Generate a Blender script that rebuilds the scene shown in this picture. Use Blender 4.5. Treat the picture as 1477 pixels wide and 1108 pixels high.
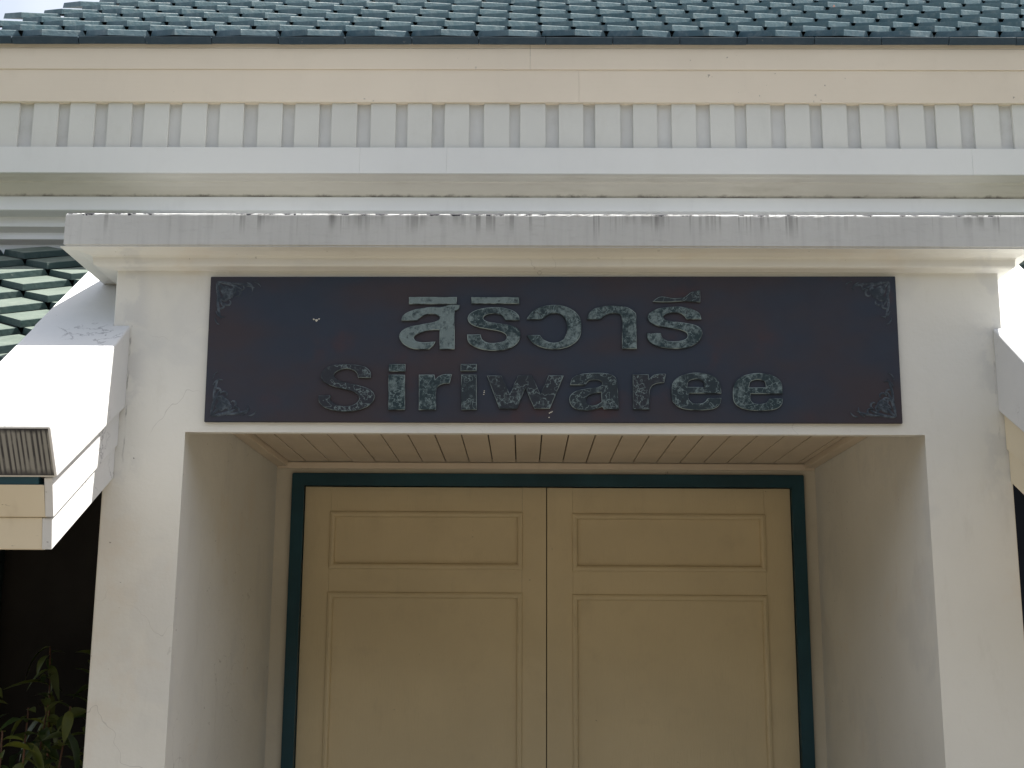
import bpy, bmesh, math, random
from mathutils import Vector, Matrix
random.seed(7)
for _o in list(bpy.data.objects):
    bpy.data.objects.remove(_o)
sc = bpy.context.scene
COL = sc.collection

# ---------------------------------------------------------------- camera
cam_d = bpy.data.cameras.new('camera')
cam = bpy.data.objects.new('camera', cam_d); COL.objects.link(cam)
cam_d.sensor_width = 36.0; cam_d.sensor_fit = 'HORIZONTAL'
cam_d.lens = 1838 / 1477 * 36.0
cam_d.clip_start = 0.05; cam_d.clip_end = 2000
cam.matrix_world = Matrix(((0.99995, -0.003826, 0.009211, 0.0),
                           (0.008263, -0.199389, -0.979886, 0.0),
                           (0.005586, 0.979913, -0.199348, 1.6),
                           (0, 0, 0, 1)))
sc.camera = cam

# ---------------------------------------------------------------- light: high sun, right of and a little behind the facade
SUN = Vector((0.46, 0.09, 1.0)).normalized()
world = bpy.data.worlds.new('World'); sc.world = world; world.use_nodes = True
wn = world.node_tree.nodes; wl = world.node_tree.links
sky = wn.new('ShaderNodeTexSky'); sky.sky_type = 'NISHITA'; sky.sun_disc = False
sky.sun_elevation = math.asin(SUN.z); sky.sun_rotation = math.atan2(SUN.x, SUN.y)
sky.dust_density = 4.0; sky.air_density = 1.0; sky.ozone_density = 1.0
bg = wn['Background']; bg.inputs['Strength'].default_value = 0.07
# thin bright cloud all over the sky
tcw = wn.new('ShaderNodeTexCoord'); nzw = wn.new('ShaderNodeTexNoise')
nzw.inputs['Scale'].default_value = 2.2; nzw.inputs['Detail'].default_value = 7
wl.new(tcw.outputs['Generated'], nzw.inputs['Vector'])
rw = wn.new('ShaderNodeValToRGB'); rw.color_ramp.elements[0].position = .3; rw.color_ramp.elements[1].position = .62
rw.color_ramp.elements[0].color = (.15, .15, .15, 1); rw.color_ramp.elements[1].color = (.65, .65, .65, 1)
wl.new(nzw.outputs['Fac'], rw.inputs['Fac'])
mw = wn.new('ShaderNodeMixRGB'); mw.inputs['Color2'].default_value = (5.8, 6.1, 6.6, 1)
wl.new(rw.outputs['Color'], mw.inputs['Fac']); wl.new(sky.outputs['Color'], mw.inputs['Color1'])
wl.new(mw.outputs['Color'], bg.inputs['Color'])
sun_d = bpy.data.lights.new('sun', 'SUN'); sun_d.energy = 5.0; sun_d.angle = math.radians(0.5)
sun_d.color = (1.0, 0.96, 0.89)
sun = bpy.data.objects.new('sun', sun_d); COL.objects.link(sun)
sun.location = SUN * 30; sun.rotation_euler = SUN.to_track_quat('Z', 'Y').to_euler()
vs = sc.view_settings
vs.view_transform = 'Standard'; vs.look = 'None'; vs.gamma = 1.0; vs.use_curve_mapping = False
vs.exposure = 1.50

# ---------------------------------------------------------------- materials
MATS = {}
class NT:
    def __init__(s, name):
        s.m = bpy.data.materials.new(name); s.m.use_nodes = True
        s.n = s.m.node_tree.nodes; s.l = s.m.node_tree.links; s.b = s.n['Principled BSDF']
        MATS[name] = s.m
        s.pos = s.n.new('ShaderNodeNewGeometry').outputs['Position']
    def set(s, node, k, v):
        if isinstance(v, bpy.types.NodeSocket): s.l.new(v, node.inputs[k])
        else: node.inputs[k].default_value = v
    def noise(s, scale, detail=4, stretch=None, rough=.55, off=None, vec=None):
        v = vec or s.pos
        if stretch or off:
            mp = s.n.new('ShaderNodeMapping'); s.l.new(v, mp.inputs['Vector'])
            if stretch: mp.inputs['Scale'].default_value = stretch
            if off: mp.inputs['Location'].default_value = off
            v = mp.outputs['Vector']
        n = s.n.new('ShaderNodeTexNoise'); s.l.new(v, n.inputs['Vector'])
        n.inputs['Scale'].default_value = scale; n.inputs['Detail'].default_value = detail; n.inputs['Roughness'].default_value = rough
        return n.outputs['Fac']
    def ramp(s, f, a, b, lo=0., hi=1.):
        r = s.n.new('ShaderNodeMapRange'); s.l.new(f, r.inputs['Value'])
        r.inputs['From Min'].default_value = a; r.inputs['From Max'].default_value = b
        r.inputs['To Min'].default_value = lo; r.inputs['To Max'].default_value = hi
        r.interpolation_type = 'SMOOTHSTEP'
        return r.outputs['Result']
    def mix(s, f, a, b, mode='MIX'):
        m = s.n.new('ShaderNodeMixRGB'); m.blend_type = mode
        for k, v in (('Fac', f), ('Color1', a), ('Color2', b)):
            if isinstance(v, tuple) and len(v) == 3: v = v + (1,)
            s.set(m, k, v)
        return m.outputs['Color']
    def math(s, op, a, b=0.):
        m = s.n.new('ShaderNodeMath'); m.operation = op; s.set(m, 0, a); s.set(m, 1, b); return m.outputs[0]
    def sep(s, v=None):
        n = s.n.new('ShaderNodeSeparateXYZ'); s.l.new(v or s.pos, n.inputs[0]); return n.outputs
    def bump(s, h, strength, dist=.004):
        b = s.n.new('ShaderNodeBump'); b.inputs['Strength'].default_value = strength; b.inputs['Distance'].default_value = dist
        s.l.new(h, b.inputs['Height']); s.l.new(b.outputs['Normal'], s.b.inputs['Normal'])
    def done(s, col, rough=.75, spec=.3):
        s.set(s.b, 'Base Color', col if not (isinstance(col, tuple) and len(col) == 3) else col + (1,))
        s.set(s.b, 'Roughness', rough); s.b.inputs['Specular IOR Level'].default_value = spec
        return s.m

def mul(c, k): return tuple(min(1, x * k) for x in c)

def painted(name, base, var=.07, scale=1.6, rough=.7, bump=.25, bscale=70, grime=.18, grimec=(.30, .26, .20), spots=.0, grain=None, spec=.3):
    """paint or plaster: cloudy tint, faint grime, a few specks, fine relief"""
    t = NT(name)
    c = t.mix(t.ramp(t.noise(scale, 5), .3, .7), mul(base, 1 - var), mul(base, 1 + var))
    g = t.ramp(t.noise(5.5, 5, rough=.7), .52, .78)
    c = t.mix(t.math('MULTIPLY', g, grime), c, grimec)
    h = t.ramp(t.noise(13, 4, stretch=(1, 1, .25), rough=.65), .55, .8)
    c = t.mix(t.math('MULTIPLY', h, grime * .8), c, mul(base, .6))
    if spots:
        sp = t.ramp(t.noise(55, 3, rough=.4), .73, .76)
        sp2 = t.ramp(t.noise(3.3, 2), .55, .62)
        c = t.mix(t.math('MULTIPLY', t.math('MULTIPLY', sp, sp2), spots), c, (.05, .04, .035))
    f = t.noise(bscale, 3, stretch=grain)
    t.bump(f, bump)
    return t.done(c, t.ramp(t.noise(9, 3), .2, .8, rough - .1, rough + .1), spec)

WHITE = (.70, .695, .65)
def plaster_mat():
    t = NT('plaster')
    c = t.mix(t.ramp(t.noise(1.3, 4), .3, .7), mul(WHITE, .95), mul(WHITE, 1.05))
    pt = t.ramp(t.noise(2.3, 4, off=(5, 2, 1), rough=.6), .53, .60)          # repainted patches, a shade greyer
    c = t.mix(t.math('MULTIPLY', pt, .35), c, (.60, .605, .59))
    wm = t.ramp(t.noise(3.1, 5, off=(1, 7, 3), rough=.65), .56, .70)
    c = t.mix(t.math('MULTIPLY', wm, .25), c, (.66, .58, .47))
    g = t.ramp(t.noise(14, 5, stretch=(1, 1, .3), rough=.7), .55, .8)
    c = t.mix(t.math('MULTIPLY', g, .16), c, (.40, .37, .31))
    ring = t.noise(2.4, 4, off=(3, 3, 3), rough=.55)                        # hairline cracks
    crk = t.math('MULTIPLY', t.math('SUBTRACT', 1., t.ramp(t.math('ABSOLUTE', t.math('SUBTRACT', ring, .5)), .0004, .0022)), t.ramp(t.noise(1.7, 2, off=(8, 1, 4)), .52, .62))
    c = t.mix(t.math('MULTIPLY', crk, .35), c, (.28, .27, .25))
    x, y, z = t.sep()
    # cracked, dirty joint where the verge slab dies into the front
    wob = t.math('MULTIPLY', t.math('SUBTRACT', t.noise(22, 4), .5), .016)
    for xj, zb in ((-1.2085, 2.12), (1.4315, 2.2)):
        dx = t.math('ABSOLUTE', t.math('ADD', t.math('SUBTRACT', x, xj), wob))
        m = t.math('MULTIPLY', t.math('SUBTRACT', 1., t.ramp(dx, .0005, .0035)), t.math('MULTIPLY', t.ramp(z, zb, zb + .03), t.math('SUBTRACT', 1., t.ramp(z, 2.548, 2.556))))
        c = t.mix(t.math('MULTIPLY', m, t.ramp(t.noise(18, 3, off=(9, 0, 0)), .42, .62, .05, .6)), c, (.16, .16, .16))
        m2 = t.math('MULTIPLY', t.math('SUBTRACT', 1., t.ramp(dx, .015, .07)), t.ramp(t.noise(9, 4, off=(2, 2, 8)), .48, .58))
        c = t.mix(t.math('MULTIPLY', t.math('MULTIPLY', m2, t.ramp(z, 1.9, 2.2)), .5), c, (.55, .555, .55))
    sp = t.math('MULTIPLY', t.ramp(t.noise(55, 2), .73, .76), t.ramp(t.noise(3.3, 2), .53, .6))
    c = t.mix(t.math('MULTIPLY', sp, .7), c, (.08, .07, .06))
    t.bump(t.noise(30, 5, rough=.6), .35, .005)
    return t.done(c, .85, .25)
plaster_mat()
painted('frieze_paint', (.62, .62, .575), .05, 1.1, .65, .15, 40, .16, (.40, .38, .30))
painted('frieze_back', (.605, .605, .58), .06, 3, .75, .15, 40, .25, (.30, .29, .24))
painted('band_paint', (.68, .685, .66), .03, 1.2, .6, .12, 40, .10, (.5, .47, .4))
painted('fascia_paint', (.735, .65, .525), .05, .8, .6, .12, 30, .10, (.5, .42, .32), .5, (.2, 1, 3))
painted('cream_plaster', (.64, .60, .51), .06, 1.1, .85, .3, 60, .16, (.38, .34, .27), .4)
painted('soffit_paint', (.70, .61, .50), .07, 2, .6, .15, 60, .15, (.36, .29, .2))
painted('door_paint', (.66, .56, .37), .06, 1.6, .55, .3, 60, .22, (.42, .34, .23), .4, (3, 1, .35))
painted('frame_paint', (.016, .062, .086), .2, 3, .45, .1, 60, .15, (.03, .05, .06))
painted('eave_paint', (.70, .62, .46), .06, 1.5, .6, .15, 40, .16, (.42, .36, .24), .8)
painted('white_trim', (.82, .84, .84), .03, 1.2, .5, .1, 40, .12, (.5, .5, .47))
painted('dark_frame', (.012, .022, .024), .2, 3, .5, .1, 60, .1, (.03, .03, .03))
painted('dark_screen', (.016, .015, .014), .3, 2, .8, .2, 40, .2, (.02, .025, .018), spec=.1)
painted('roof_deck', (.05, .055, .05), .2, 4, .9, .2, 40)

def streaked(name, base, ztop, length, xs, strength, chip=.0):
    """rain streaks run down from the top edge, black lichen chips sit on the edge"""
    t = NT(name)
    c = t.mix(t.ramp(t.noise(1.7, 5), .3, .7), mul(base, .93), mul(base, 1.06))
    z = t.math('ADD', t.sep()[2], t.math('MULTIPLY', t.math('SUBTRACT', t.noise(7, 2, stretch=(1, 0, 0)), .5), .10))
    fall = t.ramp(z, ztop - length, ztop, 0, 1)
    clump = t.ramp(t.noise(3.2, 3, stretch=(1, 0, 0), off=(4.3, 0, 0)), .36, .56, .35, 1.)
    strength = t.math('MULTIPLY', clump, strength)
    st = t.ramp(t.noise(xs * 2.6, 3, stretch=(1, .1, .012), rough=.7), .55, .64)
    c = t.mix(t.math('MULTIPLY', t.math('MULTIPLY', st, fall), strength), c, (.10, .095, .09))
    st2 = t.ramp(t.noise(xs * .28, 3, stretch=(1, .15, .05), off=(3, 1, 2)), .58, .62)
    c = t.mix(t.math('MULTIPLY', t.math('MULTIPLY', t.math('MULTIPLY', st2, t.ramp(t.noise(60, 3, stretch=(1, .1, .02)), .35, .6)), t.ramp(z, ztop - length * .7, ztop)), strength), c, (.09, .085, .08))
    if chip:
        ch = t.ramp(t.math('ADD', t.noise(26, 5, stretch=(1, 1, .8), rough=.7), t.ramp(t.sep()[2], ztop - .018, ztop, -.18, .15)), .60, .62)
        c = t.mix(t.math('MULTIPLY', ch, t.math('MULTIPLY', t.ramp(clump, .45, .8, .05, 1.), chip)), c, (.022, .022, .030))
    g = t.ramp(t.noise(40, 6, stretch=(.4, 1, 1.4), rough=.7), .5, .75)
    c = t.mix(t.math('MULTIPLY', g, .28), c, mul(base, .62))
    v = t.ramp(t.noise(48, 3, stretch=(1, .1, .06), off=(2, 3, 1)), .45, .75)
    c = t.mix(t.math('MULTIPLY', v, .22), c, (.30, .30, .31))
    t.bump(t.noise(45, 6, stretch=(.6, 1, 1)), .4)
    return t.done(c, .85, .25)
streaked('cornice_plaster', (.52, .53, .52), 2.883, .085, 17, .55, 1.0)
def ribbed():
    t = NT('verge_face')
    x = t.sep()[0]
    wv = t.math('SINE', t.math('MULTIPLY', t.math('ADD', x, t.math('MULTIPLY', t.noise(30, 3, stretch=(1, 0, 0)), .020)), 480.))
    a = t.math('MULTIPLY', t.ramp(wv, -.2, .9), t.ramp(t.noise(30, 4, stretch=(1, 1, .3)), .25, .6, .35, 1))
    c = t.mix(a, (.31, .31, .295), (.06, .06, .065))
    z = t.sep()[2]
    e = t.ramp(t.math('ADD', z, t.math('MULTIPLY', t.noise(40, 4), .02)), 2.128, 2.142)
    c = t.mix(e, c, (.05, .05, .055))
    e2 = t.ramp(t.math('ADD', z, t.math('MULTIPLY', t.noise(40, 4), .02)), 2.048, 2.030)
    c = t.mix(e2, c, (.07, .07, .075))
    t.bump(wv, .5, .003); return t.done(c, .85, .2)
ribbed()
def vplaster():
    t = NT('verge_plaster')
    c = t.mix(t.ramp(t.noise(2, 5), .3, .7), (.62, .63, .63), (.70, .70, .69))
    ring = t.noise(11, 6, rough=.6)
    line = t.math('SUBTRACT', 1., t.ramp(t.math('ABSOLUTE', t.math('SUBTRACT', ring, .5)), .004, .022))
    reg = t.ramp(t.noise(4.5, 2, off=(.4, .2, .3)), .50, .62)
    c = t.mix(t.math('MULTIPLY', t.math('MULTIPLY', line, reg), .6), c, (.20, .20, .22))
    sp = t.ramp(t.noise(60, 2), .74, .77)
    c = t.mix(t.math('MULTIPLY', sp, .5), c, (.12, .12, .13))
    t.bump(t.noise(35, 6), .35); return t.done(c, .85, .25)
vplaster()
def tile_mat(name, a, b, lich):
    t = NT(name)
    oi = t.n.new('ShaderNodeObjectInfo')
    c = t.mix(oi.outputs['Random'], a, b)
    c = t.mix(t.math('MULTIPLY', t.ramp(t.noise(28, 4, rough=.7), .44, .74), .6), c, lich)
    c = t.mix(t.math('MULTIPLY', t.ramp(t.noise(75, 4), .66, .74), .5), c, (.20, .21, .19))
    c = t.mix(t.math('MULTIPLY', t.ramp(t.noise(14, 2, off=(1.2, 0, 4)), .76, .78), .8), c, (.34, .16, .12))
    t.bump(t.noise(60, 5), .35); return t.done(c, t.ramp(t.noise(12, 3), .3, .7, .45, .7), .4)
tile_mat('tile_face', (.092, .122, .103), (.122, .152, .130), (.160, .188, .160))
tile_mat('tile_edge', (.055, .112, .140), (.085, .145, .172), (.20, .245, .255))
tile_mat('side_tile_edge', (.022, .050, .050), (.032, .066, .062), (.06, .09, .08))  # side roof tile edges: shade put into the colour, to subdue their sunlit sides
def plate_mat():
    t = NT('sign_plate')
    c = t.mix(t.ramp(t.noise(2.4, 3, stretch=(1, 1, 2)), .35, .65), (.032, .042, .063), (.048, .041, .049))
    c = t.mix(t.math('MULTIPLY', t.ramp(t.noise(5, 4, off=(4, 0, 1)), .56, .75), .6), c, (.075, .040, .041))
    c = t.mix(t.math('MULTIPLY', t.ramp(t.noise(16, 8, rough=.75), .55, .8), .3), c, (.05, .05, .052))
    t.bump(t.noise(30, 6), .12, .003); return t.done(c, t.ramp(t.noise(14, 6), .3, .7, .5, .7), .2)
plate_mat()
def letter_mat(name, lite, k):
    t = NT(name)
    oi = t.n.new('ShaderNodeObjectInfo')
    wear = t.sep(oi.outputs['Color'])[0]
    n = t.math('ADD', t.noise(30, 8, rough=.72), t.math('MULTIPLY', t.math('SUBTRACT', wear, .5), .34))
    f = t.ramp(t.math('ADD', n, t.math('MULTIPLY', t.math('SUBTRACT', t.noise(95, 5, rough=.7), .5), .35)), .42, .64)
    c = t.mix(f, t.mix(t.ramp(wear, .1, .35), (.024, .028, .038), (.018, .036, .044)), lite)
    ring = t.noise(34, 3, off=(2, 0, 5))
    line = t.math('SUBTRACT', 1., t.ramp(t.math('ABSOLUTE', t.math('SUBTRACT', ring, .52)), .006, .02))
    c = t.mix(t.math('MULTIPLY', line, .6), c, mul(lite, 1.35))
    c = t.mix(t.math('MULTIPLY', t.ramp(t.noise(55, 4, off=(7, 1, 0)), .60, .68), .7), c, (.02, .026, .033))
    if k: c = t.mix(t.math('MULTIPLY', t.ramp(t.noise(20, 4, off=(1, 5, 0)), .42, .60), t.ramp(wear, .0, .5, .5, .85)), (.022, .034, .042), mul(lite, 1.35))
    t.bump(t.noise(60, 6), .35, .002); return t.done(c, .6, .3)
letter_mat('letter_face', (.150, .200, .208), 0)
letter_mat('letter_edge', (.21, .265, .265), 1)
def ornament_mat():
    t = NT('ornament')
    c = t.mix(t.ramp(t.noise(45, 6, rough=.7), .42, .66), (.026, .038, .055), (.092, .118, .145))
    t.bump(t.noise(60, 4), .3); return t.done(c, .55, .35)
ornament_mat()
def plain(name, c, rough=.6, spec=.3, var=.25, scale=8):
    t = NT(name)
    t.bump(t.noise(40, 4), .2)
    return t.done(t.mix(t.ramp(t.noise(scale, 5), .3, .7), mul(c, 1 - var), mul(c, 1 + var)), rough, spec)
tile_mat('starter_edge', (.022, .045, .066), (.028, .052, .072), (.05, .075, .09))
plain('dropping', (.55, .54, .48)); plain('stem_bark', (.11, .055, .032)); plain('dark_gap', (.01, .01, .01))
def cove_mat():
    t = NT('cove_paint')
    base = (.62, .60, .54)
    c = t.mix(t.ramp(t.noise(1.4, 4), .3, .7), mul(base, .93), mul(base, 1.06))
    c = t.mix(t.math('MULTIPLY', t.ramp(t.noise(6, 5, stretch=(.3, 1, 1.5), rough=.7), .5, .78), .35), c, (.33, .30, .23))
    z = t.math('ADD', t.sep()[2], t.math('MULTIPLY', t.math('SUBTRACT', t.noise(30, 4, rough=.7), .5), .03))
    d = t.math('SUBTRACT', 1., t.ramp(z, 3.317, 3.330))
    c = t.mix(t.math('MULTIPLY', d, t.ramp(t.noise(9, 3, off=(3, 0, 0)), .4, .6, .2, .8)), c, (.14, .13, .11))   # dirt and cobweb on the lower lip
    t.bump(t.noise(40, 3), .15); return t.done(c, .7, .3)
cove_mat()
def chipped():
    t = NT('eave_chipped')
    c = t.mix(t.ramp(t.noise(1.5, 4), .3, .7), (.66, .585, .44), (.73, .655, .51))
    ch = t.ramp(t.noise(34, 4, stretch=(.45, 1, 1.6), rough=.65), .665, .685)
    c = t.mix(t.math('MULTIPLY', ch, t.ramp(t.noise(6, 2), .45, .55)), c, (.07, .05, .04))
    c = t.mix(t.math('MULTIPLY', t.ramp(t.noise(12, 5, stretch=(1, 1, .4)), .5, .75), .3), c, (.45, .38, .27))
    t.bump(t.noise(40, 3), .2); return t.done(c, .65, .3)
chipped()
painted('blue_screen', (.012, .018, .034), .3, 2, .7, .2, 40, .2, (.02, .025, .03), spec=.15)
def leaf_mat():
    t = NT('leaf')
    oi = t.n.new('ShaderNodeObjectInfo')
    c = t.mix(oi.outputs['Random'], (.020, .045, .010), (.095, .112, .014))
    c = t.mix(t.math('MULTIPLY', t.ramp(t.noise(25, 4), .45, .7), .4), c, (.030, .045, .02))
    t.b.inputs['Subsurface Weight'].default_value = 0
    return t.done(c, .42, .4)
leaf_mat()
plain('tree_leaf', (.045, .075, .022), .6, .3, .4, 2); plain('tree_bark', (.10, .08, .06), .9)
def ground_mat():
    t = NT('paving')
    c = t.mix(t.ramp(t.noise(.7, 6), .3, .7), (.105, .091, .071), (.145, .126, .098))
    c = t.mix(t.math('MULTIPLY', t.ramp(t.noise(9, 8, rough=.7), .45, .75), .4), c, (.08, .072, .06))
    t.bump(t.noise(40, 6), .4, .01); return t.done(c, .85, .25)
ground_mat()
# ---------------------------------------------------------------- helpers
def mesh_obj(name, bm, mats, parent=None, smooth=False):
    me = bpy.data.meshes.new(name)
    bmesh.ops.recalc_face_normals(bm, faces=bm.faces)
    bm.to_mesh(me); bm.free()
    for m in ([mats] if isinstance(mats, str) else mats): me.materials.append(MATS[m])
    if smooth:
        for p in me.polygons: p.use_smooth = True
    return link(name, me, parent)
def link(name, me, parent=None):
    o = bpy.data.objects.new(name, me); COL.objects.link(o)
    if parent is not None:
        o.parent = parent
        if parent.type == 'EMPTY': o.matrix_parent_inverse = Matrix.Translation(-Vector(parent.location))
    return o
def thing(name, loc, label, cat, group=None):
    o = bpy.data.objects.new(name, None); COL.objects.link(o); o.location = loc
    o.empty_display_size = .2; o['label'] = label; o['category'] = cat
    if group: o['group'] = group
    return o
def add_box(bm, x0, x1, y0, y1, z0, z1, bev=0.):
    r = bmesh.ops.create_cube(bm, size=1)
    for v in r['verts']:
        v.co = Vector(((x0 + x1) / 2 + v.co.x * (x1 - x0), (y0 + y1) / 2 + v.co.y * (y1 - y0), (z0 + z1) / 2 + v.co.z * (z1 - z0)))
    if bev:
        es = list({e for v in r['verts'] for e in v.link_edges})
        bmesh.ops.bevel(bm, geom=es, offset=bev, segments=2, affect='EDGES', profile=.6)
def box(name, x0, x1, y0, y1, z0, z1, mat, parent, bev=.002):
    bm = bmesh.new(); add_box(bm, x0, x1, y0, y1, z0, z1, bev); return mesh_obj(name, bm, mat, parent)
def add_prism_x(bm, yz, x0, x1, mi=0):
    """polygon in the y-z plane pushed along x"""
    a = [bm.verts.new((x0, y, z)) for y, z in yz]; b = [bm.verts.new((x1, y, z)) for y, z in yz]
    fs = [bm.faces.new(a), bm.faces.new(b[::-1])]
    n = len(yz)
    for i in range(n): fs.append(bm.faces.new((a[i], b[i], b[(i + 1) % n], a[(i + 1) % n])))
    for f in fs: f.material_index = mi
    return fs
def prism_x(name, yz, x0, x1, mat, parent, bev=0.):
    bm = bmesh.new(); add_prism_x(bm, yz, x0, x1)
    if bev: bmesh.ops.bevel(bm, geom=bm.edges[:], offset=bev, segments=2, affect='EDGES', profile=.6)
    return mesh_obj(name, bm, mat, parent)

# ---------------------------------------------------------------- ground
bm = bmesh.new()
bmesh.ops.create_grid(bm, x_segments=8, y_segments=8, size=300)
g = mesh_obj('ground', bm, 'paving'); g['kind'] = 'structure'

# ---------------------------------------------------------------- the building
B = thing('building', (0.1, 5.0, 0), 'cream and white building with teal tiled roofs and a plain entrance porch with double doors', 'building')
XL, XR = -1.265, 1.463           # porch outer faces
OL, OR = -1.029, 1.213           # porch opening
YF = 3.80                        # porch front
ZO = 2.226                       # underside of the lintel
YD = 5.28                        # door wall
ZC = 2.340                       # porch ceiling

# porch walls: front frame with the opening, side walls running back, mass over the ceiling
bm = bmesh.new()
pts = [(XL, 0), (OL, 0), (OL, ZO), (OR, ZO), (OR, 0), (XR, 0), (XR, 2.75), (XL, 2.75)]
a = [bm.verts.new((x, YF, z)) for x, z in pts]; b = [bm.verts.new((x, YF + .06, z)) for x, z in pts]
bm.faces.new(a); bm.faces.new(b[::-1])
edges = []
for i in range(8): bm.faces.new((a[i], b[i], b[(i + 1) % 8], a[(i + 1) % 8]))
bm.edges.ensure_lookup_table()
arris = [e for e in bm.edges if all(abs(v.co.y - YF) < 1e-5 for v in e.verts) and max(v.co.z for v in e.verts) < 2.8 and min(v.co.z for v in e.verts) >= 0 and not (e.verts[0].co.z == 2.75 and e.verts[1].co.z == 2.75)]
bmesh.ops.bevel(bm, geom=arris, offset=.005, segments=3, affect='EDGES', profile=.5)
add_box(bm, XL, OL, YF + .06, YD + .12, 0, 2.75); add_box(bm, OR, XR, YF + .06, YD + .12, 0, 2.75)
add_box(bm, OL, OR, YF + .06, YD + .12, ZC + .03, 2.75)
pw = mesh_obj('porch_wall', bm, 'plaster', B)

# porch cornice, swept round three sides; built with a sunlit worn top arris
prof = [(.0, 2.727), (.030, 2.731), (.037, 2.7335), (.040, 2.738), (.0415, 2.758), (.045, 2.7635), (.056, 2.767), (.066, 2.771), (.096, 2.7755),
        (.096, 2.7795), (.100, 2.7815), (.100, 2.874), (.0993, 2.8785), (.0965, 2.8815), (.090, 2.8835)]
def sweep(bm, prof, xl, xr, yf, yb, kl, kr, mi=0):
    rings = []
    for o, z in prof:
        rings.append([bm.verts.new((xl - o * kl, yb, z)), bm.verts.new((xl - o * kl, yf - o, z)), bm.verts.new((xr + o * kr, yf - o, z)), bm.verts.new((xr + o * kr, yb, z))])
    for r0, r1 in zip(rings, rings[1:]):
        for i in range(3): bm.faces.new((r0[i], r0[i + 1], r1[i + 1], r1[i])).material_index = mi
    return rings
bm = bmesh.new(); sweep(bm, prof[:9], XL, XR, YF, 4.90, 1.55, .95)
mesh_obj('cornice_moulding', bm, 'plaster', B)
bm = bmesh.new(); rg = sweep(bm, prof[8:], XL, XR, YF, 4.90, 1.36, .90); bm.faces.new(rg[-1]); bm.faces.new(rg[0][::-1])
# long thin subdivision along the front so that the worn edge can wander
es = [e for e in bm.edges if abs(e.verts[0].co.x - e.verts[1].co.x) > 2]
bmesh.ops.subdivide_edges(bm, edges=es, cuts=220)
for v in bm.verts:
    if v.co.z > 2.87 and v.co.y < 3.75:
        k = max(0, math.sin(v.co.x * 3.1) + math.sin(v.co.x * 7.7 + 1)) * .7 + .25
        v.co.y += k * random.uniform(-.0004, .0012); v.co.z += k * random.uniform(-.0014, .0003)
mesh_obj('cornice_slab', bm, 'cornice_plaster', B)

# porch ceiling of narrow boards
ceil = box('porch_ceiling', OL - .02, OR + .02, YF + .055, YD, ZC + .012, ZC + .026, 'dark_gap', B, 0)
for s0, s1 in ((OL + .001, OL + .045), (OR - .045, OR - .001)):
    box('ceiling_trim', s0, s1, YF + .061, YD - .001, ZC - .022, ZC + .011, 'soffit_paint', ceil, .003)
pw_, x = .0975, OL + .047
k0 = -.226
n0 = math.ceil((x - k0) / pw_); xs_ = [x] + [k0 + i * pw_ for i in range(n0, 40) if k0 + i * pw_ < OR - .05] + [OR - .047]
for i in range(len(xs_) - 1):
    if xs_[i + 1] - xs_[i] < .012: continue
    dz = random.uniform(-.0012, .0012)
    box('plank', xs_[i] + .0022, xs_[i + 1] - .0022, YF + .062, YD - .006, ZC + dz, ZC + .0115, 'soffit_paint', ceil, .0015)

# door wall, frame and leaves
FXL, FXR, FZ = -.961, 1.162, 2.290
DXL, DXR, DZ = -.912, 1.112, 2.2405
DM = .097
bm = bmesh.new()
add_box(bm, OL, FXL, YD, YD + .12, 0, ZC + .012); add_box(bm, FXR, OR, YD, YD + .12, 0, ZC + .012)
add_box(bm, FXL, FXR, YD, YD + .12, FZ, ZC + .012)
mesh_obj('door_wall', bm, 'cream_plaster', B)
box('wall_bead', OL + .002, OR - .002, YD - .012, YD - .001, ZC - .030, ZC - .004, 'soffit_paint', B, .003)
bm = bmesh.new()
pts = [(FXL, 0), (DXL, 0), (DXL, DZ), (DXR, DZ), (DXR, 0), (FXR, 0), (FXR, FZ), (FXL, FZ)]
a = [bm.verts.new((x, YD - .022, z)) for x, z in pts]; b = [bm.verts.new((x, YD + .09, z)) for x, z in pts]
bm.faces.new(a); bm.faces.new(b[::-1])
for i in range(8): bm.faces.new((a[i], b[i], b[(i + 1) % 8], a[(i + 1) % 8]))
bmesh.ops.bevel(bm, geom=bm.edges[:], offset=.003, segments=2, affect='EDGES')
mesh_obj('door_frame', bm, 'frame_paint', B)
def panel_moulding(x0, x1, z0, z1, y, parent):
    """raised rim with a sunken bevel inside, one ring per panel"""
    bm = bmesh.new()
    P = [(0, .0), (.003, -.008), (.012, -.011), (.020, -.0075), (.0235, .001), (.0245, .0085), (.036, .0095)]
    rings = []
    for o, d in P:
        rings.append([bm.verts.new((xx, y + d, zz)) for xx, zz in ((x0 + o, z0 + o), (x1 - o, z0 + o), (x1 - o, z1 - o), (x0 + o, z1 - o))])
    for r0, r1 in zip(rings, rings[1:]):
        for i in range(4): bm.faces.new((r0[i], r0[(i + 1) % 4], r1[(i + 1) % 4], r1[i]))
    mesh_obj('panel_moulding', bm, 'door_paint', parent)
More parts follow.
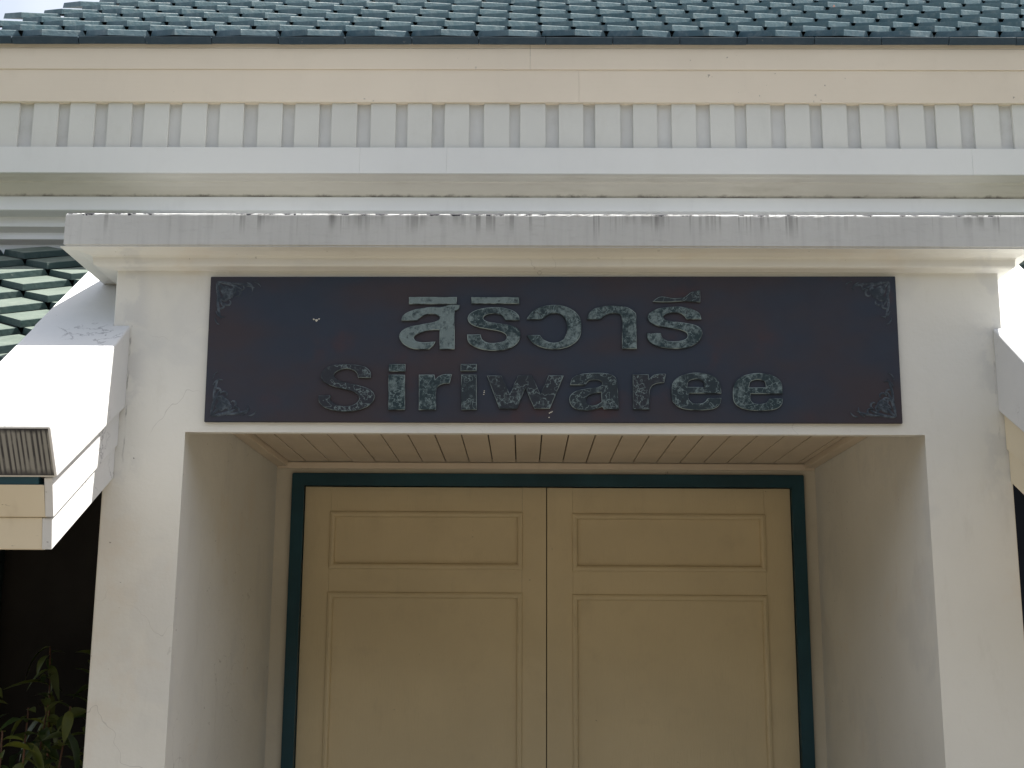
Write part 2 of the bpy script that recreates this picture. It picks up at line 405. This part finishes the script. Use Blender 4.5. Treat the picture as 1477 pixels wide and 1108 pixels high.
def leaf(x0, x1, panels):
    """stiles and rails round recessed panels"""
    y = YD + .016
    bm = bmesh.new()
    zs = [0.02] + [z for p in panels for z in (p[2], p[3])] + [DZ - .004]
    px0, px1 = panels[0][0], panels[0][1]
    add_box(bm, x0, px0, y, y + .04, .02, zs[-1], .0015); add_box(bm, px1, x1, y, y + .04, .02, zs[-1], .0015)
    z = .02
    for p in panels:
        add_box(bm, px0 + .0005, px1 - .0005, y + .0004, y + .04, z, p[2], 0); z = p[3]
    add_box(bm, px0 + .0005, px1 - .0005, y + .0004, y + .04, z, zs[-1] - .001, 0)
    o = mesh_obj('door_leaf', bm, 'door_paint', B)
    for p in panels:
        bm = bmesh.new(); add_box(bm, p[0] + .001, p[1] - .001, y + .010, y + .034, p[2] + .001, p[3] - .001, 0)
        mesh_obj('door_panel', bm, 'door_paint', o)
        panel_moulding(p[0] - .003, p[1] + .003, p[2] - .003, p[3] + .003, y, o)
    return o
box('door_backing', FXL, FXR, YD + .092, YD + .15, 0, FZ, 'dark_gap', B, 0)
leaf(DXL + .003, DM - .0018, [(-.800, -.004, .25, 1.80), (-.800, -.004, 1.90, 2.132)])
leaf(DM + .0018, DXR - .003, [(.205, 1.000, .25, 1.795), (.205, 1.000, 1.895, 2.127)])

# ---------------------------------------------------------------- entablature of the main building
X0, X1 = -2.55, 3.4
fa = [(4.640, 3.912), (4.640, 3.800), (4.70, 3.800), (4.70, 3.912)]
prism_x('fascia_board', fa, X0, .0199, 'fascia_paint', B, .0008); prism_x('fascia_board', fa, .0208, X1, 'fascia_paint', B, .0008)
fb = [(4.6440, 3.7998), (4.6440, 3.665), (4.72, 3.665), (4.72, 3.7998)]
prism_x('fascia_board', fb, X0, .2108, 'fascia_paint', B, .0008); prism_x('fascia_board', fb, .2112, X1, 'fascia_paint', B, .0008)
fz = box('frieze', X0, X1, 4.672, 4.78, 3.40, 3.75, 'frieze_back', B, 0)
KX = 4.656 / 4.70
per = (1.8525 + 1.999) / 26 * KX
i0 = -5
x = -1.942 * KX + i0 * per
while x < X1 - .1:
    j = random.uniform(-.004, .004)
    ob = box('slat', x + j, x + j + per - .0505 + random.uniform(-.003, .003), 4.656 + random.uniform(-.001, .001), 4.6718, 3.46, 3.6645, 'frieze_paint', fz, .0015)
    x += per
bd = [(4.640, 3.475), (4.640, 3.370), (4.712, 3.370), (4.712, 3.475)]
for s0, s1 in ((X0, -.636), (-.6356, -.300), (-.2996, 1.720), (1.7204, X1)):
    prism_x('band_board', bd, s0, s1, 'band_paint', B, .0008)
cv = [(4.650, 3.3695), (4.672, 3.3690), (4.685, 3.366), (4.705, 3.364), (4.712, 3.362), (4.715, 3.357), (4.732, 3.350), (4.752, 3.337), (4.764, 3.325), (4.766, 3.318), (4.80, 3.318), (4.80, 3.3695)]
prism_x('cove_moulding', cv, X0, X1, 'cove_paint', B)
# stepped wall head under the cove, seen beside the porch
st = [(4.765, 3.3175), (4.752, 3.312), (4.745, 3.256), (4.749, 3.253),  (4.800, 3.2455), (4.805, 3.222), (4.800, 3.2205), (4.800, 3.205), (4.832, 3.190), (4.834, 3.178), (4.830, 3.1765), (4.830, 3.162), (4.862, 3.150), (4.862, 3.02), (4.95, 3.02), (4.95, 3.3175)]
prism_x('stepped_moulding', st, X0, X1, 'white_trim', B)

# ---------------------------------------------------------------- tiled roofs
TW, TP, TT = .262, .126, .023
def tile_mesh(name, mats):
    bm = bmesh.new(); k = TT / TP
    def ring(shr, dh):
        h = TW / 2 - shr
        q = TP * h / (TW / 2)
        out = []
        for aa, bb in ((0, TP - q), (h, TP), (0, TP + q), (-h, TP)):
            out.append(bm.verts.new((aa, bb, 3 * TT - k * bb + dh)))
        return out
    r = [ring(.0115, 0), ring(.0098, -.0016), ring(.0008, -TT)]
    bm.faces.new(r[0]).material_index = 0
    for r0, r1 in zip(r, r[1:]):
        for i in range(4): bm.faces.new((r0[i], r1[i], r1[(i + 1) % 4], r0[(i + 1) % 4])).material_index = 1
    bm.faces.new(r[2][::-1]).material_index = 1
    bmesh.ops.recalc_face_normals(bm, faces=bm.faces)
    me = bpy.data.meshes.new(name); bm.to_mesh(me); bm.free()
    for m in mats: me.materials.append(MATS[m])
    return me
TILE = tile_mesh('roof_tile', ('tile_face', 'tile_edge'))
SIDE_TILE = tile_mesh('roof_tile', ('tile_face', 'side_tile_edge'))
def starter_mesh():
    bm = bmesh.new(); add_box(bm, -TW / 2 + .0012, TW / 2 - .0012, 0, .17, .016, .016 + .028, .0016)
    me = bpy.data.meshes.new('eave_tile'); bm.to_mesh(me); bm.free(); me.materials.append(MATS['starter_edge']); return me
STARTER = starter_mesh()
def roof_frame(y, z, slope):
    """x across, second axis up the slope, third axis out of the roof"""
    c, s = math.cos(slope), math.sin(slope)
    return Matrix(((1, 0, 0, 0), (0, c, -s, y), (0, s, c, z), (0, 0, 0, 1)))
def lay(deck, M, xa, xb, phase, rows, b0, hip=None, starter=False, jit=1., me=None):
    for r in range(rows):
        ph = phase + (r % 2) * TW / 2
        n0, n1 = math.ceil((xa - ph) / TW), math.floor((xb - ph) / TW)
        for n in range(n0, n1 + 1):
            xx = ph + n * TW
            if hip and xx < hip(r): continue
            o = link('roof_tile', me or TILE, deck)
            o.matrix_basis = M @ Matrix.Translation((xx + random.uniform(-.002, .002) * jit, b0 + r * TP + random.uniform(-.003, .003) * jit, random.uniform(-.0015, .002))) @ \
                Matrix.Rotation(random.uniform(-.016, .016) * jit, 4, 'Z') @ Matrix.Rotation(random.uniform(-.012, .012) * jit, 4, 'Y')
    if starter:
        n0, n1 = math.ceil((xa - phase) / TW), math.floor((xb - phase) / TW)
        for n in range(n0 - 1, n1 + 1):
            o = link('eave_tile', STARTER, deck)
            o.matrix_basis = M @ Matrix.Translation((phase + (n + .0) * TW + .016, b0 - .022 + random.uniform(-.002, .002), random.uniform(-.001, .001))) @ Matrix.Rotation(random.uniform(-.004, .004), 4, 'Y') @ Matrix.Rotation(-.20, 4, 'X')
# main roof with a hip at the left end
SL = math.radians(35)
M1 = roof_frame(4.622, 3.878, SL)
bm = bmesh.new()
hipx = lambda b: -2.52 + .585 * b * math.cos(SL)
for cs in ([(-2.50, .02), (3.4, .02), (3.4, 3.0), (hipx(3.0), 3.0)],):
    a = [bm.verts.new(M1 @ Vector((x, b_, -.002))) for x, b_ in cs]; b = [bm.verts.new(M1 @ Vector((x, b_, -.03))) for x, b_ in cs]
    bm.faces.new(a); bm.faces.new(b[::-1])
    for i in range(4): bm.faces.new((a[i], b[i], b[(i + 1) % 4], a[(i + 1) % 4]))
roof = mesh_obj('main_roof', bm, 'roof_deck', B)
lay(roof, M1, -2.62, 3.3, -.066, 12, .030, lambda r: hipx(.03 + r * TP) + .05, True, 1.1)
# wall and ceiling behind the eave so that no light passes under the roof
box('eave_soffit', X0, X1, 4.655, 5.6, 3.80, 3.86, 'frieze_back', B, 0)
box('upper_wall', X0, X1, 4.79, 5.6, 3.33, 3.79, 'plaster', B, 0)

# side roofs, each with a plastered verge slab that dies into the porch
S2 = math.radians(34)
def side_roof(sgn, xi, xo, x_end, pier, phase, rowphase):
    """xi inner face of the verge slab, xo its outer edge; sgn -1 left, +1 right"""
    lo = lambda p, q: (min(p, q), max(p, q))
    M = roof_frame(4.84 - 1.56, 3.16 - 1.56 * math.tan(S2) - .055, S2)
    bm = bmesh.new()
    d0, d1 = lo(xo - sgn * .10, x_end)
    L = 1.56 / math.cos(S2)
    for cs in ([(d0, .0), (d1, .0), (d1, L), (d0, L)],):
        a = [bm.verts.new(M @ Vector((x, b_, -.002))) for x, b_ in cs]; b = [bm.verts.new(M @ Vector((x, b_, -.028))) for x, b_ in cs]
        bm.faces.new(a); bm.faces.new(b[::-1])
        for i in range(4): bm.faces.new((a[i], b[i], b[(i + 1) % 4], a[(i + 1) % 4]))
    deck = mesh_obj('side_roof', bm, 'roof_deck', B)
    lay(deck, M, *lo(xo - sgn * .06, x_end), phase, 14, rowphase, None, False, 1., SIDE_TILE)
    # verge slab
    top = lambda y: 2.137 + .6995 * (y - 3.207)
    bot = lambda y: 2.015 + .539 * (y - 3.283)
    bm = bmesh.new()
    yz = [(3.207, 2.137), (3.283, 2.015), (3.799, bot(3.799)), (3.799, top(3.799))]
    add_prism_x(bm, yz, *lo(xi, xo))
    bm.faces.ensure_lookup_table()
    for f in bm.faces:
        f.normal_update(); c = f.calc_center_median()
        if abs(c.y - 3.245) < .01: f.material_index = 1
    arr = [e for e in bm.edges if any(v.co.y < 3.79 for v in e.verts)]
    bmesh.ops.bevel(bm, geom=arr, offset=.006, segments=3, affect='EDGES', profile=.5)
    add_prism_x(bm, [(3.799, bot(3.799)), (4.79, bot(4.79)), (4.79, top(4.79)), (3.799, top(3.799))], *lo(pier + sgn * .0015, xo))
    mesh_obj('verge_slab', bm, ['verge_plaster', 'verge_face'], deck)
    # boards under the slab along the verge
    b1 = lambda y: 1.916 + .550 * (y - 3.319); b2 = lambda y: 1.833 + .535 * (y - 3.337)
    vm = 'verge_plaster' if sgn < 0 else 'eave_paint'
    prism_x('verge_board', [(3.29, bot(3.29) - .004), (3.319, 1.916), (3.798, b1(3.798)), (3.798, bot(3.798) - .004)], *lo(xi + sgn * .014, xi + sgn * .036), vm, deck, .002)
    prism_x('verge_board', [(3.326, 1.913), (3.340, 1.833), (3.798, b2(3.798)), (3.798, b1(3.798) - .003)], *lo(xi + sgn * .020, xi + sgn * .046), vm, deck, .002)
    # eave boards facing the yard
    prism_x('eave_strip', [(3.287, 2.018), (3.292, 1.998), (3.36, 1.998), (3.36, 2.018)], *lo(xi + sgn * .05, x_end), 'frame_paint', deck, .001)
    prism_x('eave_board', [(3.2885, 1.997), (3.322, 1.9165), (3.345, 1.9165), (3.318, 1.997)], *lo(xi + sgn * .0365, x_end), 'eave_chipped', deck, .0015)
    prism_x('eave_board', [(3.3265, 1.9155), (3.344, 1.834), (3.366, 1.834), (3.348, 1.9155)], *lo(xi + sgn * .0465, x_end), 'eave_chipped', deck, .0015)
    # underside boarding
    prism_x('roof_lining', [(3.37, 1.90), (3.37, 1.885), (4.86, 2.72), (4.86, 2.735)], *lo(pier + sgn * .002 if False else pier + sgn * .003, x_end), 'soffit_paint', deck)
    return deck
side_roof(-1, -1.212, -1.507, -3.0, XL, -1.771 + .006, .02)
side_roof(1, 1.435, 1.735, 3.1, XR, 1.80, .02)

# ---------------------------------------------------------------- dark windows under the side roofs
def window(x0, x1, bars, glass):
    fr = None
    bm = bmesh.new()
    z0, z1 = .25, 2.6
    add_box(bm, x0, x1, 4.80, 4.90, z1 - .07, z1, .003); add_box(bm, x0, x1, 4.80, 4.90, z0, z0 + .07, .003)
    for xx in bars: add_box(bm, xx - .035, xx + .035, 4.805, 4.895, z0 + .071, z1 - .071, .003)
    o = mesh_obj('window', bm, 'dark_frame', B)
    for p, q, gl in zip(bars, bars[1:], glass):
        box('pane', p + .036, q - .036, 4.86, 4.868, z0 + .072, z1 - .072, gl, o, 0)
window(-3.0, XL - .004, [-2.96, -2.005, XL - .04], ('blue_screen', 'dark_screen')); window(XR + .004, 3.1, [XR + .04, 2.3, 3.06], ('blue_screen', 'blue_screen'))
box('lower_wall', -3.0, XL - .002, 4.802, 4.93, 0, .249, 'plaster', B, .002); box('lower_wall', XR + .002, 3.1, 4.802, 4.93, 0, .249, 'plaster', B, .002)
box('side_wall', -3.0, XL - .002, 4.90, 4.99, .25, 3.01, 'dark_screen', B, 0); box('side_wall', XR + .002, 3.1, 4.90, 4.99, .25, 3.01, 'dark_screen', B, 0)

# ---------------------------------------------------------------- the sign
SG = thing('sign_board', (.087, 3.79, 2.25), 'dark name board with worn Thai and Latin letters fixed above the porch opening', 'sign')
bm = bmesh.new()
pts = [(-.9655, 2.2505), (1.1400, 2.2545), (1.1425, 2.7135), (-.9690, 2.7055)]
a = [bm.verts.new((x, 3.7880, z)) for x, z in pts]; b = [bm.verts.new((x, 3.7995, z)) for x, z in pts]
bm.faces.new(a); bm.faces.new(b[::-1])
for i in range(4): bm.faces.new((a[i], b[i], b[(i + 1) % 4], a[(i + 1) % 4]))
bmesh.ops.bevel(bm, geom=bm.edges[:], offset=.0012, segments=2, affect='EDGES')
mesh_obj('plate', bm, 'sign_plate', SG)
def catmull(pts, n=5):
    out = []; N = len(pts)
    P = [Vector((p[0] / 2000, p[1] / 2000)) for p in pts]; C = [len(p) > 2 for p in pts]
    for i in range(N):
        j = (i + 1) % N
        p1, p2 = P[i], P[j]
        p0 = P[i - 1] if not C[i] else p1 + (p1 - p2) * .0
        p3 = P[(j + 1) % N] if not C[j] else p2
        if C[i] and C[j]: out.append(p1); continue
        for s in range(n):
            t = s / n
            out.append(.5 * ((2 * p1) + (p2 - p0) * t + (2 * p0 - 5 * p1 + 4 * p2 - p3) * t * t + (3 * p1 - p0 - 3 * p2 + p3) * t ** 3))
    return out
def letter(name, wear, outlines, label=None):
    cu = bpy.data.curves.new(name, 'CURVE'); cu.dimensions = '2D'; cu.fill_mode = 'BOTH'
    cu.extrude = .0018; cu.bevel_depth = .0016; cu.bevel_resolution = 1; cu.offset = -.0012
    for ol in outlines:
        pts = catmull(ol)
        sp = cu.splines.new('POLY'); sp.points.add(len(pts) - 1); sp.use_cyclic_u = True
        for q, p in zip(sp.points, pts): q.co = (p.x, p.y, 0, 1)
    t = bpy.data.objects.new('tmp', cu)
    me = bpy.data.meshes.new_from_object(t)
    bpy.data.objects.remove(t); bpy.data.curves.remove(cu)
    me.transform(Matrix(((1, 0, 0, 0), (0, 0, -1, 3.7847), (0, 1, 0, 0), (0, 0, 0, 1))))
    me.materials.clear(); me.materials.append(MATS['letter_face']); me.materials.append(MATS['letter_edge'])
    for p in me.polygons:
        p.use_smooth = False; p.material_index = 0 if abs(p.normal.y) > .95 else 1
    me.name = name
    o = link(name, me, SG); o.color = (wear, 0, 0, 1)
    return o
GLYPHS = [  # name, wear, outlines in half millimetres (x, z[, corner])
('vowel_mark',0.95,[[(-707,5282,1),(-414,5283,1),(-414,5239,1),(-706,5238,1)]]),
('letter',0.8,[[(-749,5132,1),(-744,5160),(-710,5187),(-647,5208),(-572,5219),(-515,5219),(-446,5234),(-394,5233,1),(-402,5206),(-425,5196,1),(-423,4955,1),(-513,4954,1),(-515,5075,1),(-558,5075),(-615,5063),(-661,5042),(-672,5024),(-657,5004),(-614,4996),(-542,5001,1),(-553,4978),(-579,4954,1),(-625,4953),(-682,4958),(-734,4986),(-761,5024),(-753,5059),(-719,5086),(-662,5104),(-599,5114),(-547,5125),(-519,5143),(-522,5161),(-548,5174),(-594,5173),(-629,5158),(-654,5134,1)]]),
('vowel_mark',0.85,[[(-324,5283,1),(-29,5284,1),(-29,5243,1),(-323,5242,1)]]),
('letter',0.5,[[(-27,5138,1),(-36,5172),(-76,5201),(-140,5217),(-215,5217),(-284,5203),(-329,5179),(-344,5150),(-329,5117),(-282,5094),(-213,5080),(-156,5070),(-116,5053),(-104,5029),(-121,5006),(-172,4994),(-224,4996),(-256,5017),(-265,5046,1),(-346,5046,1),(-342,5008),(-316,4979),(-258,4955),(-178,4947),(-103,4956),(-46,4988),(-21,5038),(-33,5080),(-76,5103),(-139,5115),(-202,5124),(-240,5135),(-249,5155),(-226,5173),(-180,5180),(-139,5170),(-113,5137,1)]]),
('letter',0.45,[[(17,5143,1),(44,5188),(104,5222),(193,5235),(273,5218),(330,5173),(352,5111),(341,5036),(297,4987),(225,4960),(136,4961),(56,4994),(18,5043,1),(96,5044,1),(128,5011),(185,4996),(241,5019),(265,5085),(249,5152),(209,5181),(157,5178),(108,5143,1)]]),
('letter',0.45,[[(386,5144,1),(402,5190),(451,5219),(531,5232),(620,5224),(672,5195),(687,5153),(687,4962,1),(599,4961,1),(601,5136,1),(591,5174),(555,5184),(507,5176),(466,5144,1)]]),
('vowel_mark',0.2,[[(1081,5331,1),(1080,5256,1),(983,5262),(878,5256),(790,5258,1),(822,5283),(855,5289),(919,5279),(984,5287),(1025,5317)]]),
('letter',0.5,[[(1083,5148,1),(1075,5181),(1034,5209),(969,5225),(891,5225),(819,5212),(771,5188),(756,5160),(770,5128),(818,5105),(889,5092),(948,5083),(989,5066),(1000,5043),(982,5020),(929,5008),(875,5011),(843,5031),(835,5059,1),(750,5059,1),(754,5022),(780,4993),(839,4971),(922,4963),(999,4971),(1059,5003),(1087,5052),(1076,5092),(1032,5114),(967,5126),(901,5134),(863,5145),(854,5164),(878,5182),(926,5189),(968,5179),(994,5148,1)]]),
('letter',0.12,[[(-1005,4775,1),(-930,4775,1),(-931,4807),(-966,4841),(-1035,4855),(-1118,4856),(-1193,4841),(-1229,4798),(-1221,4757),(-1168,4725),(-1092,4705),(-1030,4688),(-997,4660),(-1001,4629),(-1034,4604),(-1089,4597),(-1144,4611),(-1172,4635),(-1169,4663,1),(-1243,4662,1),(-1233,4617),(-1184,4583),(-1088,4566),(-993,4577),(-925,4612),(-903,4660),(-928,4698),(-990,4723),(-1066,4740),(-1128,4757),(-1153,4785),(-1137,4813),(-1082,4831),(-1034,4820),(-1012,4799)]]),
('letter',0.6,[[(-821,4859,1),(-721,4859,1),(-720,4814,1),(-820,4814,1)],[(-822,4793,1),(-722,4793,1),(-717,4578,1),(-817,4577,1)]]),
('letter',0.5,[[(-636,4794,1),(-543,4794,1),(-538,4763,1),(-513,4787),(-478,4798),(-437,4798,1),(-450,4742,1),(-491,4738),(-522,4721),(-531,4683),(-529,4579,1),(-632,4578,1)]]),
('letter',0.35,[[(-383,4861,1),(-286,4861,1),(-286,4820,1),(-383,4819,1)],[(-379,4795,1),(-287,4795,1),(-284,4580,1),(-376,4579,1)]]),
('letter',0.25,[[(-222,4790,1),(-135,4791,1),(-84,4673,1),(-34,4791,1),(50,4791,1),(101,4674,1),(151,4792,1),(242,4792,1),(157,4588,1),(66,4588,1),(10,4715,1),(-40,4587,1),(-146,4587,1)]]),
('letter',0.35,[[(282,4735,1),(295,4776),(339,4799),(420,4809),(502,4806),(545,4790),(564,4752),(574,4587,1),(484,4586,1),(475,4602,1),(431,4586),(369,4579),(306,4592),(279,4630),(282,4668),(319,4697),(388,4713),(445,4720),(473,4736),(470,4758),(432,4767),(395,4761),(373,4735,1)],[(469,4691,1),(419,4681),(382,4662),(375,4630),(400,4611),(444,4615),(472,4631,1)]]),
('letter',0.2,[[(662,4801,1),(755,4801,1),(758,4770,1),(785,4795),(820,4805),(861,4805,1),(849,4751,1),(805,4746),(774,4728),(760,4687),(758,4586,1),(660,4586,1)]]),
('letter',0.4,[[(1193,4687,1),(998,4686,1),(995,4653),(1014,4629),(1047,4622),(1088,4629),(1113,4657,1),(1192,4657,1),(1183,4619),(1142,4591),(1046,4583),(952,4594),(902,4632),(893,4694),(907,4757),(956,4795),(1045,4813),(1133,4799),(1183,4758)],[(988,4724,1),(999,4761),(1044,4775),(1085,4761),(1094,4724,1)]]),
('letter',0.5,[[(1565,4686,1),(1370,4685,1),(1367,4652),(1385,4627),(1419,4621),(1460,4628),(1484,4656,1),(1564,4656,1),(1554,4618),(1513,4590),(1417,4581),(1323,4593),(1273,4630),(1265,4693),(1280,4755),(1329,4794),(1418,4812),(1506,4798),(1556,4756)],[(1361,4722,1),(1372,4759),(1417,4773),(1457,4760),(1466,4723,1)]]),
]

for nm, wear, outl in GLYPHS: letter(nm, wear * (.62 if outl[0][0][1] < 4900 else 1.05), outl)
def ornament(cx, cz, sx, sz):
    """leafy scrollwork filling a corner: curled fronds along both edges and the diagonal"""
    bm = bmesh.new()
    def frond(x, z, ang, ln, curl, w):
        n = 12; prev = None
        px, pz, aa = x, z, ang
        for i in range(n + 1):
            t = i / n; ww = w * (math.sin(math.pi * min(1, .12 + t * .88)) ** .7 + .05)
            nx, nz = -math.sin(aa), math.cos(aa)
            sec = [(px + nx * ww, pz + nz * ww, 3.7876), (px, pz, 3.7876 - .0035 * (1 - t * .4)), (px - nx * ww, pz - nz * ww, 3.7876)]
            cur = [bm.verts.new((cx + sx * q[0], q[2], cz + sz * q[1])) for q in sec]
            if prev:
                for k in range(2): bm.faces.new((prev[k], prev[k + 1], cur[k + 1], cur[k]))
            prev = cur
            px += math.cos(aa) * ln / n; pz += math.sin(aa) * ln / n; aa += curl / n * (1 + 1.2 * t)
    rnd = random.Random(3)
    def both(x, z, a_, ln, cu_, w):
        K = 1.14; frond(x * K, z * K, a_, ln * K, cu_, w * K); frond(z * K, x * K, math.pi / 2 - a_, ln * K, -cu_, w * K)
    both(.010, .008, .10, .075, .35, .0040); both(.052, .012, .06, .062, .25, .0034); both(.030, .020, .45, .055, 1.9, .0036)
    both(.055, .022, .75, .034, 2.6, .0030); both(.078, .014, .8, .030, 2.4, .0026); both(.020, .030, .65, .060, -2.2, .0034)
    both(.042, .034, 1.0, .030, 3.0, .0028); both(.014, .016, .5, .045, 1.3, .0040); both(.090, .010, .35, .034, 1.2, .0024)
    both(.066, .030, .5, .034, 2.8, .0028); both(.030, .048, .9, .034, -2.4, .0028); both(.108, .008, .1, .026, .9, .0020); frond(.010, .010, .785, .072, 0, .0046); frond(.044, .044, .785, .034, 2.6, .0030); frond(.044, .044, .785, .034, -2.6, .0030)
    mesh_obj('corner_ornament', bm, 'ornament', SG, True)
for q in ((-.958, 2.698, 1, -1), (1.132, 2.705, -1, -1), (-.955, 2.260, 1, 1), (1.130, 2.263, -1, 1)): ornament(*q)
def blob(pts):
    bm = bmesh.new()
    for x, z, r in pts:
        k = bmesh.ops.create_icosphere(bm, subdivisions=1, radius=r)
        for v in k['verts']:
            v.co = Vector((x + v.co.x * random.uniform(.7, 1.3), 3.7875 + v.co.y * .35, z + v.co.z * random.uniform(.6, 1.1)))
    mesh_obj('bird_dropping', bm, 'dropping', SG)
blob([(-.645, 2.571, .0035), (-.637, 2.568, .005), (-.629, 2.572, .003)])
blob([(.078, 2.2815, .0024), (.082, 2.2835, .003), (.086, 2.286, .0022), (.077, 2.268, .0022)])
blob([(-.121, 2.338, .002), (-.120, 2.344, .0026), (-.1195, 2.349, .0018)])

# ---------------------------------------------------------------- shrubs under the left roof
def leaf_mesh(ln, w, bend):
    bm = bmesh.new(); n = 6; prev = None
    for i in range(n + 1):
        t = i / n; ww = w * math.sin(math.pi * min(1, t ** .8)) ** .9 + .0004
        y = ln * t; z = -bend * t * t * ln
        cur = [bm.verts.new((-ww, y, z + ww * .35)), bm.verts.new((0, y, z)), bm.verts.new((ww, y, z + ww * .35))]
        if prev:
            for k in range(2): bm.faces.new((prev[k], prev[k + 1], cur[k + 1], cur[k]))
        prev = cur
    me = bpy.data.meshes.new('leaf'); bm.to_mesh(me); bm.free(); me.materials.append(MATS['leaf'])
    for p in me.polygons: p.use_smooth = True
    return me
LEAVES = [leaf_mesh(.080, .014, .55), leaf_mesh(.100, .015, .9), leaf_mesh(.060, .015, .3)]
def shrub(x, y, stems, seed, label):
    rnd = random.Random(seed)
    T = thing('shrub', (x, y, 0), label, 'shrub', None)
    for (dx, dy, h, lean_x, lean_y, nl, z0) in stems:
        bm = bmesh.new(); prev = None; path = []
        for i in range(9):
            t = i / 8
            path.append(Vector((x + dx + lean_x * t * t + .012 * math.sin(5 * t + seed), y + dy + lean_y * t * t, h * t)))
        for i, p in enumerate(path):
            r = .010 * (1 - .75 * i / 8)
            cur = [bm.verts.new((p.x + r * math.cos(k * math.pi / 3), p.y + r * math.sin(k * math.pi / 3), p.z)) for k in range(6)]
            if prev:
                for k in range(6): bm.faces.new((prev[k], prev[(k + 1) % 6], cur[(k + 1) % 6], cur[k]))
            prev = cur
        bm.faces.new(prev)
        mesh_obj('stem', bm, 'stem_bark', T, True)
        for n in range(nl):
            t = z0 + (1 - z0) * (n + rnd.random()) / nl
            f = t * 8; i = min(7, int(f)); p = path[i].lerp(path[i + 1], f - i)
            az = n * 2.4 + rnd.uniform(-.5, .5); up = rnd.uniform(-.9, 1.0)
            o = link('leaf', LEAVES[rnd.randrange(3)], T)
            s = rnd.uniform(.75, 1.35)
            o.matrix_basis = Matrix.Translation(p) @ Matrix.Rotation(az, 4, 'Z') @ Matrix.Rotation(up, 4, 'X') @ Matrix.Rotation(rnd.uniform(-.6, .6), 4, 'Y') @ Matrix.Scale(s, 4)
    return T
shrub(-1.56, 4.02, [(.02, 0, 1.40, .03, -.05, 34, .66), (-.07, .05, 1.44, -.05, .0, 34, .66), (.06, .04, 1.40, .08, .02, 34, .66), (0, -.08, 1.34, .02, -.08, 30, .66), (-.02, .09, 1.40, .06, .05, 30, .66)], 3, 'leafy green shrub growing close beside the white porch pier')
shrub(-1.84, 3.95, [(.0, 0, 1.40, -.02, -.05, 34, .68), (.07, .03, 1.40, .05, .03, 30, .66), (.0, -.10, 1.44, .09, -.05, 9, .93), (-.05, .06, 1.38, -.03, .0, 30, .66)], 11, 'shrub with a bare reddish stem in front of the dark window')
shrub(-1.56, 4.58, [(.0, 0, 1.56, .06, -.03, 50, .6), (.12, .0, 1.56, .12, .0, 46, .6), (-.10, .05, 1.58, -.03, .0, 46, .6)], 23, 'taller dim shrub against the dark window behind the leafy one')

# ---------------------------------------------------------------- unseen trees, added across the yard to shade the porch recess
def tree_meshes():
    rnd = random.Random(5)
    bm = bmesh.new()
    def limb(p0, p1, r0, r1):
        d = (p1 - p0).normalized(); u = d.orthogonal().normalized(); w = d.cross(u)
        a = [bm.verts.new(p0 + (u * math.cos(k * math.pi / 4) + w * math.sin(k * math.pi / 4)) * r0) for k in range(8)]
        b = [bm.verts.new(p1 + (u * math.cos(k * math.pi / 4) + w * math.sin(k * math.pi / 4)) * r1) for k in range(8)]
        for k in range(8): bm.faces.new((a[k], a[(k + 1) % 8], b[(k + 1) % 8], b[k]))
    limb(Vector((0, 0, 0)), Vector((.1, .05, 1.6)), .22, .16); limb(Vector((.1, .05, 1.5)), Vector((0, 0, 4.6)), .16, .06)
    tips = [Vector((0, 0, 4.8))]
    for k in range(9):
        a = k * 2.4; z = 1.5 + k * .32; ln = rnd.uniform(1.5, 2.2) * (1 - k * .04)
        q = Vector((math.cos(a) * ln, math.sin(a) * ln, z + rnd.uniform(.5, 1.3)))
        limb(Vector((.05, .02, z)), q, .08, .025); tips.append(q)
    tr = bpy.data.meshes.new('trunk'); bm.to_mesh(tr); bm.free(); tr.materials.append(MATS['tree_bark'])
    vs_, fs_ = [], []
    for i in range(7000):
        c = tips[rnd.randrange(len(tips))] if rnd.random() < .75 else Vector((0, 0, rnd.uniform(2.0, 4.6)))
        v = Vector((rnd.gauss(0, 1), rnd.gauss(0, 1), rnd.gauss(0, .8))); v = v.normalized() * (rnd.random() ** .4) * 1.25
        p = c + v; p.z = max(p.z, .9)
        n = Vector((rnd.gauss(0, 1), rnd.gauss(0, 1), rnd.gauss(.6, 1))).normalized(); u = n.orthogonal().normalized(); w = n.cross(u)
        s = rnd.uniform(.07, .14); k = len(vs_)
        vs_ += [p - u * s * 1.5, p + w * s * .7, p + u * s * 1.5, p - w * s * .7]; fs_.append((k, k + 1, k + 2, k + 3))
    cr = bpy.data.meshes.new('crown'); cr.from_pydata(vs_, [], fs_); cr.materials.append(MATS['tree_leaf'])
    return tr, cr
TRUNK, CROWN = tree_meshes()
TL = ['leafy garden tree standing across the yard from the porch'] * 5
for (x, y, s, rz), lb in zip(((.3, -6.4, 1.12, .3), (-3.9, -6.0, 1.0, 1.7), (4.3, -6.2, 1.05, 2.9), (-8.2, -5.2, 1.1, 4.1), (8.6, -5.4, 1.1, 5.2)), TL):
    T = thing('garden_tree', (x, y, 0), lb, 'tree', 'trees across the yard')
    T.rotation_euler.z = rz; T.scale = (s, s, s)
    for nm, me in (('trunk', TRUNK), ('crown', CROWN)):
        o = bpy.data.objects.new(nm, me); COL.objects.link(o); o.parent = T
